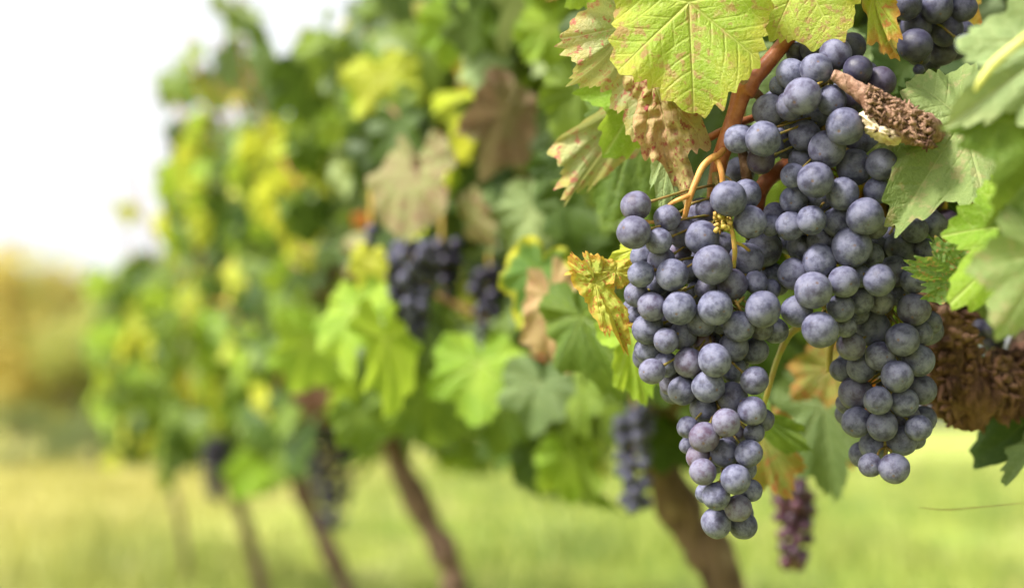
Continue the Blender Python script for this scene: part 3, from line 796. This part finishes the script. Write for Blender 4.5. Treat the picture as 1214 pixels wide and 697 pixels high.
VINE1 = [o for o in COL.objects if o.name.startswith('grapevine')][1]
VINE2 = [o for o in COL.objects if o.name.startswith('grapevine')][2]
mr = (110, 16)
for i, (a, tip, mat, tilt, w, lab) in enumerate([
    ((568, 429, 1), (559, 499, 0.98), BRIGHT, 10, 1.15, 'fresh green leaf facing the camera left of the bunches'),
    ((456, 402, 0.98), (475, 494, 0.97), BRIGHT, -58, .95, None),
    ((421, 368, 1.06), (404, 444, 1.04), BRIGHT, 38, .8, 'lit yellow green leaf under the blurred bunch'),
    ((438, 308, 1.06), (429, 345, 1.06), YELLOW, 0, .9, None),
    ((368, 403, 1.3), (348, 473, 1.3), BRIGHT, -15, .9, None),
    ((640, 318, 0.82), (615, 380, 0.81), YRIM, 10, .9, 'dark green leaf with a bright yellow margin'),
    ((653, 354, 0.79), (666, 440, 0.78), TAN, 25, .62, 'dry tan leaf hanging left of the bunches'),
    ((638, 371, 0.8), (640, 423, 0.8), TAN, -25, .6, None),
    ((489, 204, 1.02), (476, 290, 1), RUST, 42, .85, 'rusty pink leaf above the blurred bunch'),
    ((505, 196, 1.02), (520, 224, 1.02), RUST, -40, .9, None),
    ((600, 133, 1.02), (584, 215, 1), RUST, -48, .9, None),
    ((453, 91, 1.3), (468, 152, 1.3), YELLOW, 10, 1.1, 'bright yellow green leaf in the upper canopy'),
    ((633, 247, 1), (602, 304, 1), PALE, 10, 1.0, None),
    ((562, 250, 1), (578, 300, 1), RUST, 45, .7, None),
    ((325, 262, 2.0), (315, 300, 2.0), BRIGHT, 0, 1.0, None),
    ((638, 453, 0.96), (626, 512, 0.95), TEAL, 10, 1.1, None),
    ((545, 270, 1.3), (550, 335, 1.3), DARK, 10, 1.0, None),  # dark and maroon leaves from here paint the shade of the canopy hollows
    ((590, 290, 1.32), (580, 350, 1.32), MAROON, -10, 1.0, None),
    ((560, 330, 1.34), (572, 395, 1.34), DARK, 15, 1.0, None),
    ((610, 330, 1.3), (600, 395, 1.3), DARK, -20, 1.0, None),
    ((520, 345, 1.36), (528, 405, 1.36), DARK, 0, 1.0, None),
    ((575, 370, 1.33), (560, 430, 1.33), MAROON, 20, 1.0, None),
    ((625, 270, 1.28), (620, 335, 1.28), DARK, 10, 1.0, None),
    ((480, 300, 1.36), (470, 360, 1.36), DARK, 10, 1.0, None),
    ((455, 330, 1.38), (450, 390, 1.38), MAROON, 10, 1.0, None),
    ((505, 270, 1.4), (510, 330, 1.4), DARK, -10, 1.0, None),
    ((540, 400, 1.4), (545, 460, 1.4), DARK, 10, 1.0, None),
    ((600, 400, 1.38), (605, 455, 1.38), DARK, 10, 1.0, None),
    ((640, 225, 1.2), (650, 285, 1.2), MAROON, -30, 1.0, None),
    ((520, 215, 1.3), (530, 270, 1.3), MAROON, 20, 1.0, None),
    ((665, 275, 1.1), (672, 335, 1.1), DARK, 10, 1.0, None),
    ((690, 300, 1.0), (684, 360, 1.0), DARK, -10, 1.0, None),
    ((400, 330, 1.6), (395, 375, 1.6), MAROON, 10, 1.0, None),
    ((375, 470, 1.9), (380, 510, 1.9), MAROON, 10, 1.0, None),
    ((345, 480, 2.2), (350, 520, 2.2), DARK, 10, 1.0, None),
    ((428, 258, 1.5), (432, 274, 1.5), RED, 20, 1.0, None),
    ((670, 240, 0.95), (676, 300, 0.95), DARK, 30, 1.0, None),
    ((900, 385, .92), (915, 455, .92), DARK, 10, 1.0, None),  # dark filling leaves behind the big bunches, deep shade put into their colour
    ((960, 395, .95), (945, 465, .95), DARK, -20, 1.0, None),
    ((1000, 430, .98), (985, 500, .98), DARK, 10, 1.0, None),
    ((930, 455, .94), (915, 520, .94), DARK, 20, 1.0, None),
    ((975, 350, .9), (985, 420, .9), DARK, 20, 1.0, None),
    ((905, 330, .9), (925, 400, .9), DARK, -10, 1.1, None),
    ((965, 490, 1.0), (955, 545, 1.0), DARK, -10, .9, None),
    ((1030, 330, .9), (1010, 400, .9), DARK, -10, 1.1, None),
    ((672, 540, 1.1), (680, 602, 1.1), BRIGHT, -10, .9, None),
    ((795, 515, 1.14), (782, 562, 1.12), DARK, -10, 1.0, None),
    ((835, 520, 1.16), (842, 570, 1.16), GREEN, 25, 1.0, None),
    ((630, 537, 1.12), (639, 592, 1.12), DARK, 20, .8, None),
    ((562, 78, 1.2), (574, 115, 1.2), AUTUMN, 0, 1.0, None),
    ((615, 91, 1.15), (593, 116, 1.15), PALE, 0, 1.2, None),
    ((413, 202, 1.4), (406, 236, 1.4), PALE, 40, 1.1, None),
    ((507, 459, 1.1), (518, 548, 1.12), GREEN, 10, .9, None),
    ((423, 490, 1.15), (438, 538, 1.15), GREEN, 0, 1.0, None),
    ((598, 483, 1.1), (591, 542, 1.1), GREEN, 0, 1.0, None),
    ((692, 462, 0.95), (686, 515, 0.94), GREEN, 30, .8, None),
    ((667, 197, 0.9), (678, 252, 0.9), DARK, 0, 1.0, None),
    ((685, 103, 0.85), (663, 162, 0.85), GREEN, 0, 1.0, None),
    ((652, 33, 1), (664, 92, 1), BRIGHT, 0, 1.0, None),
    ((538, 23, 1.1), (531, 82, 1.1), BRIGHT, 0, 1.0, None)]):
    H(VINE1, a, tip, mat, tilt, lab, mr, 60 + i, cup=.12, fold=.16, wave=.07, droop=.25, width=w, lobed=.5 if mat is RUST else .85)

# ------------------------------------------------------------------ grapes
GR_ME = []
for s in range(6):
    rr = random.Random(s)
    import bmesh
    bm = bmesh.new(); bmesh.ops.create_icosphere(bm, subdivisions=5 if s < 4 else 4, radius=1)
    sz = rr.uniform(.93, 1.06)
    for v in bm.verts:
        c = v.co.copy()
        k = 1 + .045 * mnoise.noise(c * 1.2 + Vector((s * 9, 0, 0)))
        d = (c - Vector((0, 0, -1))).length
        k -= .025 * math.exp(-(d / .10) ** 2)
        d = (c - Vector((0, 0, 1))).length
        k -= .05 * math.exp(-(d / .16) ** 2)
        v.co = Vector((c.x * k, c.y * k, c.z * k * sz))
    me = bpy.data.meshes.new('grape'); bm.to_mesh(me); bm.free()
    me.materials.append(GRAPE)
    me.polygons.foreach_set('use_smooth', np.ones(len(me.polygons), dtype=bool))
    GR_ME.append(me)
GR_LO = []
bm = bmesh.new(); bmesh.ops.create_icosphere(bm, subdivisions=3, radius=1)
me = bpy.data.meshes.new('grape'); bm.to_mesh(me); bm.free(); me.materials.append(GRAPE)
me.polygons.foreach_set('use_smooth', np.ones(len(me.polygons), dtype=bool)); GR_LO.append(me)

def put_grape(parent, p, rad, anchor, r, bloom, red, lo=False, label=None):
    o = bpy.data.objects.new('grape', r.choice(GR_LO if lo else GR_ME)); COL.objects.link(o); o.parent = parent
    up = (anchor - p); up = (up.normalized() if up.length > 1e-4 else Vector((0, 0, 1)))
    up = (up + Vector((r.gauss(0, .35), r.gauss(0, .35), r.gauss(0, .35)))).normalized()
    M = up.to_track_quat('Z', 'Y').to_matrix().to_4x4() @ Matrix.Rotation(r.uniform(0, 6.28), 4, 'Z')
    o.matrix_basis = Matrix.Translation(p - wloc(parent)) @ M @ Matrix.Scale(rad, 4)
    o.color = (bloom, red, 0, 1)
    if label: o['label'] = label
    return o

# px, py, radius px, layer (0 front)
A_ = [(754,244,16,.5),(751.5,276,18,0),(791,259,14.5,1),(781,286,14.5,.5),(809,276,17.5,.5),(832,252,16.5,1),(832.5,282,18.7,.3),(863.5,236,19.7,0),(885,230,16,1.5),
 (762,304,13,2),(784,309,15,1.5),(806,298,13.5,2),(857,289,13,3),(797,326,17.5,.5),(760,325,14,1),(822,318,13,3),(844.5,314,21.5,0),(884.5,308,18.4,.7),(889,263,17.7,.3),(905,294,20,1.2),
 (868,337,16.7,0),(896.5,335,12.5,.4),(914,343,11.5,1),(915,325,13,2),(904.5,366.6,19.7,0),(848,365,19,0),(875.5,387,16.7,0),(901.5,388,13.5,1),(855,386,10,1.5),(832,381,16,.6),
 (838,343,13.5,1.2),(826,346,12,2),(805.7,365,18,.3),(773,363.6,16,.5),(768,390,16.3,.9),(754,349,13.5,1.2),(780,336,13,2.2),(752,374,11,2),(790,404,14,1.2),(809,398,15,.8),
 (792,385,11,2),(834.5,406,12.5,1.5),(847,427,17.7,0),(817,430,17,.2),(790,432,14,.9),(773,440,14,.8),(768,415,14.5,.9),(869.5,411,15.8,.8),(919,392,14,2),(895,416,15,1.5),(869,438,15,.8),
 (894.5,451,15.7,.8),(839.6,457.8,17.5,0),(809.5,462.6,16,.3),(796,454,13,1.3),(868.3,471,16.6,.3),(834,484,15.5,.4),(891.5,487,15.7,.5),(861,500.7,15.2,0),(815,506,11.5,1),(835,518,16.4,.1),
 (873,514,13,1),(894,513,11.5,1.3),(859,537,16,.2),(887.5,537,14.7,.5),(829,541,14,.4),(815,528,9,1.5),(833,559,14.8,.5),(872,568,16.3,0),(849,588,15.1,0),(890,581,12,.8),(837,584,11.5,1),
 (875,602,15,0),(849,619.5,17,.1),(881,622.5,15,.5)]
B_ = [(951.4,114.3,19.7,0),(967.5,83,17.2,.3),(938,88,16.5,.7),(936.5,126,16,.8),(965.5,57,15.7,1),(990,63.7,17.7,.3),(985.5,119,16.2,.4),(944,63,11,1.5),(924,102,11,1.5),(912,131.5,18,.8),
 (905,165,18.8,.2),(876,165,15.5,.8),(967.5,138.5,15.5,.9),(954,161,16.5,.6),(1001.5,150,20.3,0),(980.4,177,20,0),(951,190,14.5,.7),(967,213.7,19.4,0),(1013,198,19.4,.4),(998.5,230,18,.3),
 (940,208,13.5,1),(941,237.5,15,.8),(969,236,15,1),(1025.5,256.5,20,0),(1040,226,15,1),(1045,195,17,.8),(1023,171,17,1.3),(932,172,15,1.8),(942,149,12,1.5),(902,190,15,2.5),(1010,56,15.5,1.2),
 (1017,83,15.5,1.1),(1044,97,16,1.5),(1008,120,15,1.5),(962,261,15.5,.6),(937,268,15.7,.7),(992.5,264,16,.6),(973,286,15,.4),(949,293,15.2,.8),(1009.5,293.5,21.4,0),(971.3,310,18.4,.1),
 (941,324.5,17,.4),(964,344.5,20,0),(1000.5,334,17,.2),(1018,327,13,.9),(1042.5,332.5,17.5,.6),(945,369,17.5,.3),(972.7,391,20,0),(997,365,15,.5),(1020.5,357,14.5,.9),(1017.5,371,12.5,1.3),
 (1003,387,12,1.3),(1037,268,14,1),(913,267,12,2),(919,254,13,2),(1033,303,14,1.5)]
C_ = [(1070,292,18.5,1),(1084,272,15,1.5),(1106,266,14,1.6),(1098,296,12,1.5),(1041,296,14,2),(1060,322,17,.8),(1084,332,15,.7),(1068,348,14,1),(1034,389,19,.3),(1083.5,367,17.7,.2),(1070,402.6,18,0),
 (1043.7,422,16,.1),(1021,436,16,.3),(1009,410,16,.5),(998,438,13,.9),(1063.4,446,17.3,0),(1088.5,427,17,.6),(1091,395,13,1),(1103,383,12.5,1.2),(1044,357,14,.9),(1092.5,461.5,16,.6),
 (1015,466,18,.4),(1041,474.5,15.4,0),(1072,477,15.7,0),(1003,478,11,1.3),(1016,500,16.5,.4),(1046,504,17,0),(1075.5,494,14,.6),(1089,507,14.5,.8),(1068,522,17,.1),(1036,528,16,.3),(1032,551,13,.4),(1060,555,16.5,0)]
D_ = [(1056,12,17,.3),(1074,6,17,0),(1110,9,18,0),(1142,10,15,.3),(1086,32,17,.5),(1122,36,18,.3),(1085,54,18,0),(1116,60,17,.3),(1143,52,12,.8),(1089,83,6,.3),(1060,-18,16,.2),(1092,-24,17,0),(1125,-22,17,.1),(1075,-50,16,.3),(1108,-55,17,.1),(1140,-50,15,.5)]
RED_A = {(834.5, 406): .8, (829, 541): .45, (835, 518): .25, (861, 500.7): .25, (806, 298): .4, (833, 559): .25, (817, 430): .2, (873, 514): .3, (875, 602): .25}
DARK_B = {(965.5, 57), (944, 63), (1010, 56), (1017, 83), (1044, 97), (1008, 120), (902, 190)}

allg = []
for bi, (lst, base) in enumerate([(A_, .541), (B_, .539), (C_, .556), (D_, .568)]):
    for (px, py, rp, L) in lst: allg.append([bi, px, py, rp * 1.11, base + .0065 * L])
allg.sort(key=lambda g: g[4])
done = []
for g in allg:
    bi, px, py, rp, z = g
    for _ in range(4):
        for h in done:
            dd = math.hypot(px - h[1], py - h[2]) / FPX * z
            rs = (rp + h[3]) / FPX * z * .985
            if dd < rs:
                gap = math.sqrt(rs * rs - dd * dd)
                if z < h[4] + gap and z > h[4] - gap: z = h[4] + gap
    g[4] = z; done.append(g)
print('grape depth', min(g[4] for g in allg), max(g[4] for g in allg))

def bunch(name_label, bi, group, top, axis, n_hidden, seed, bloom, redness, lo_bloom=()):
    r = random.Random(seed)
    mine = [g for g in allg if g[0] == bi]
    t = thing('grape_bunch', top, name_label, 'grape bunch', group)
    ax = [at(*p) for p in axis]
    axs = [Vector(p) for p in spline([tuple(p) for p in ax], 40)]
    def nearest(p): return min(axs, key=lambda q: (q - p).length + max(0, p.z + .004 - q.z) * -.0 + abs(q.z - p.z - .012) * .6)
    stems = []
    G = []
    for (_, px, py, rp, z) in mine:
        p = at(px, py, z); rad = rp / FPX * z
        a = nearest(p); G.append((p, rad))
        rd = redness.get((px, py), 0.0) if redness else 0.0
        bl = bloom * r.uniform(.82, 1.12)
        if (px, py) in lo_bloom: bl *= .35
        lab = 'reddish grape' if rd > .4 else None
        put_grape(t, p, rad, a, r, bl, max(rd, r.random() ** 4 * .12), label=lab)
    # berries on the far side of the bunch
    others = [(at(g[1], g[2], g[4]), g[3] / FPX * g[4]) for g in allg]
    tries = 0; hid = 0
    while hid < n_hidden and tries < 6000:
        tries += 1
        b = r.choice(mine)
        zc = b[4] + r.uniform(.008, .034)
        p = at(b[1] + r.uniform(-14, 14), b[2] + r.uniform(-14, 14), zc); rad = r.uniform(.0044, .0058)
        q = proj(p)
        near_f = [m for m in mine if math.hypot(m[1] - q[0], m[2] - q[1]) < 20]
        if len(near_f) < 2: continue
        if all((p - c).length > (rad + cr) * .94 for c, cr in others):
            others.append((p, rad)); G.append((p, rad)); hid += 1
            put_grape(t, p, rad, nearest(p), r, bloom * r.uniform(.7, 1), 0.0)
    for p, rad in G:
        a = nearest(p); d = a - p
        if d.length < rad * 1.05: continue
        s = p + d.normalized() * rad * .93
        m = s.lerp(a, .5) + Vector((r.gauss(0, .0008), r.gauss(0, .0008), .001))
        stems.append(tube([s, s.lerp(m, .25), m, a], [.0009, .0005, .0005, .0006], 6))
    stems.append(tube(axs, np.linspace(.0021, .0008, len(axs)), 10, .15, 500))
    Vs, Fs = merge(stems)
    mesh_obj('stem', Vs, Fs, PEDI, t)
    return t

GRP = 'ripe bunches hanging in focus'
bA = bunch('long sharp bunch of dusty blue grapes with a few reddish ones, nearest the curved trunk', 0, GRP, at(850, 200, .566), [(850, 205, .566), (852, 250, .564), (850, 300, .562), (840, 370, .562), (846, 440, .560), (854, 520, .558), (862, 615, .556)], 40, 1, 1.0, RED_A)
bB = bunch('broad sharp bunch of dusty blue grapes around the dry spur', 1, GRP, at(985, 45, .575), [(985, 40, .575), (984, 90, .562), (975, 150, .562), (985, 220, .562), (985, 290, .560), (975, 380, .556)], 44, 2, 1.0, {}, DARK_B)
bC = bunch('narrow darker blue bunch hanging lowest at the right, in front of the shaggy arm', 2, GRP, at(1075, 245, .58), [(1075, 240, .585), (1070, 290, .580), (1055, 370, .578), (1050, 450, .574), (1050, 550, .568)], 36, 3, .95, {})
bD = bunch('shiny black bunch cut by the top edge of the photo', 3, GRP, at(1098, -70, .58), [(1098, -75, .585), (1100, -20, .582), (1100, 30, .58), (1098, 60, .578)], 12, 4, .5, {})
# peduncles
v1 = px_tube([(858, 178, .560, 3.4), (852, 184, .556, 4.0), (843, 188, .554, 4.2), (833, 198, .553, 4.0), (825, 215, .552, 3.8), (818, 234, .552, 3.6), (812, 256, .556, 3.4), (806, 280, .562, 3)], 40, 12, .05)
v2 = px_tube([(821, 230, .552, 2.6), (812, 234, .551, 3.0), (802, 238, .551, 2.8), (793, 244, .553, 2.4), (786, 255, .556, 2)], 24, 10, .05)
v3 = px_tube([(846, 186, .557, 3.2), (852, 194, .555, 3.8), (856, 208, .554, 3.8), (857, 225, .556, 3.4), (858, 245, .56, 3)], 24, 10, .05)
v4 = px_tube([(748, 258, .556, 2), (768, 263, .552, 2.2), (778, 262, .551, 2.4), (786, 254, .556, 2.2)], 16, 8, .05)
Vs, Fs = merge([v1, v2, v3, v4]); mesh_obj('peduncle', Vs, Fs, STEM, bA, label='orange tan forked peduncle')
knob = []
r = random.Random(31)
for i in range(26):
    p = at(r.uniform(849, 866), r.uniform(256, 272), r.uniform(.540, .556)); v = Vector((r.gauss(0, 1), r.gauss(0, 1), r.gauss(0, 1))).normalized()
    knob.append(tube([p, p + v * .0012, p + v * .0024], [.0006, .0010, .0008], 7))
knob.append(px_tube([(862, 258, .545, 2.6), (868, 275, .545, 2.8), (871, 295, .546, 3), (870, 318, .55, 2.4)], 20, 9, .1))
knob.append(px_tube([(871, 287, .546, 1.6), (880, 291, .548, 2), (888, 297, .553, 2)], 12, 8, .1))
for j, (x0, y0, x1, y1) in enumerate([(870, 352, 880, 372), (882, 352, 872, 362), (962, 352, 978, 366)]):
    v, f = px_tube([(x0, y0, .55, 1.6), ((x0 + x1) / 2, (y0 + y1) / 2, .548, 1.8), (x1, y1, .55, 1.6)], 8, 8, .1)
    mesh_obj('pedicel', v, f, RACHIS, bB if j == 2 else bA)
Vs, Fs = merge(knob); mesh_obj('stem', Vs, Fs, RACHIS, bA)
Vs, Fs = merge([px_tube([(985, 45, .58, 3), (980, 88, .556, 2.6), (972, 102, .55, 2)], 14, 8, .1), px_tube([(984, 86, .55, 2), (975, 96, .543, 2), (968, 101, .541, 1.8)], 10, 8, .1)])
mesh_obj('peduncle', Vs, Fs, RACHIS, bB)

def far_bunch(px, py0, py1, d, wpx, label, seed, bloom=.6, red=0.0, taper=.55, max_n=80, gs=1.0):
    """a whole bunch a few grapes out of focus: packed berries round a stem"""
    r = random.Random(seed)
    top = at(px, py0, d); bot = at(px + r.uniform(-4, 4), py1, d)
    t = thing('grape_bunch', top + Vector((0, 0, .02)), label, 'grape bunch', 'blurred bunches behind')
    G = []
    for k in range(14000):
        if len(G) >= max_n: break
        u = r.random(); wr = wpx / FPX * d * .5 * (1 - taper * u ** 1.3) * (1 if u > .08 else .75)
        c = top.lerp(bot, u); rad = r.uniform(.0052, .0066) * gs
        a = r.uniform(0, 6.28); q = max(0, wr - rad) * r.random() ** .35
        p = c + Vector((math.cos(a) * q, math.sin(a) * q, 0))
        if all((p - g).length > (rad + gr) * .9 for g, gr in G): G.append((p, rad))
    for p, rad in G: put_grape(t, p, rad, top.lerp(bot, .5), r, bloom * r.uniform(.6, 1.1), red * r.uniform(.4, 1), True)
    ax = [top + Vector((0, 0, .04)), top, top.lerp(bot, .5), bot]
    st = [tube(spline([tuple(p) for p in ax], 14), np.linspace(.002, .0008, 14), 8)]
    for p, rad in G:
        a = min([top.lerp(bot, k / 12) for k in range(13)], key=lambda q: (q - p).length)
        if (a - p).length > rad: st.append(tube([p + (a - p).normalized() * rad * .9, a], [.0008, .0006], 5))
    Vs, Fs = merge(st); mesh_obj('stem', Vs, Fs, RACHIS, t)
far_bunch(488, 290, 415, 1.08, 80, 'blurred blue black bunch under the rusty pink leaf', 1, .55)
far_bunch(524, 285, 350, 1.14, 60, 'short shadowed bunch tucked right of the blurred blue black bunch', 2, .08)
far_bunch(440, 272, 306, 1.08, 34, 'tiny cluster of black grapes left of the rusty pink leaf', 3, .3, max_n=14)
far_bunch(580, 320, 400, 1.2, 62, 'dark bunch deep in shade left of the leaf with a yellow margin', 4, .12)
far_bunch(752, 484, 602, 1.06, 58, 'blurred loose bunch hanging in front of the curved trunk', 5, .65, taper=.3, gs=.98)
far_bunch(940, 572, 672, .98, 62, 'small reddish purple bunch hanging low between the two big bunches', 6, .16, .45, taper=.35, max_n=90, gs=.78)
far_bunch(930, 480, 560, 1.0, 40, 'black withered bunch above the small reddish bunch', 7, .06, .1)
far_bunch(396, 505, 626, 2.55, 72, 'dark bunch hanging low beside the third trunk', 8, .12, max_n=100, gs=1.35)
far_bunch(256, 520, 592, 3.3, 44, 'small dark bunch at the left, low under the far canopy', 9, .15, max_n=90, gs=1.25)
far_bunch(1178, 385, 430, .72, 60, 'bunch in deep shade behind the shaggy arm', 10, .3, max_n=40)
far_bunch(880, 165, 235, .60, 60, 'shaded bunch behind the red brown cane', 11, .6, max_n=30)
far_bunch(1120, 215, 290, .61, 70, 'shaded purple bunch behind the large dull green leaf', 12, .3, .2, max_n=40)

# a dry grass stalk and a thin twig at the lower right
v, f = px_tube([(1214, 596, .62, .3), (1160, 601, .62, .45), (1120, 604, .62, .5), (1088, 601, .62, .3)], 20, 6, .3)
mesh_obj('tendril', v, f, CANED, V0, label='thin dry tendril at the lower right')
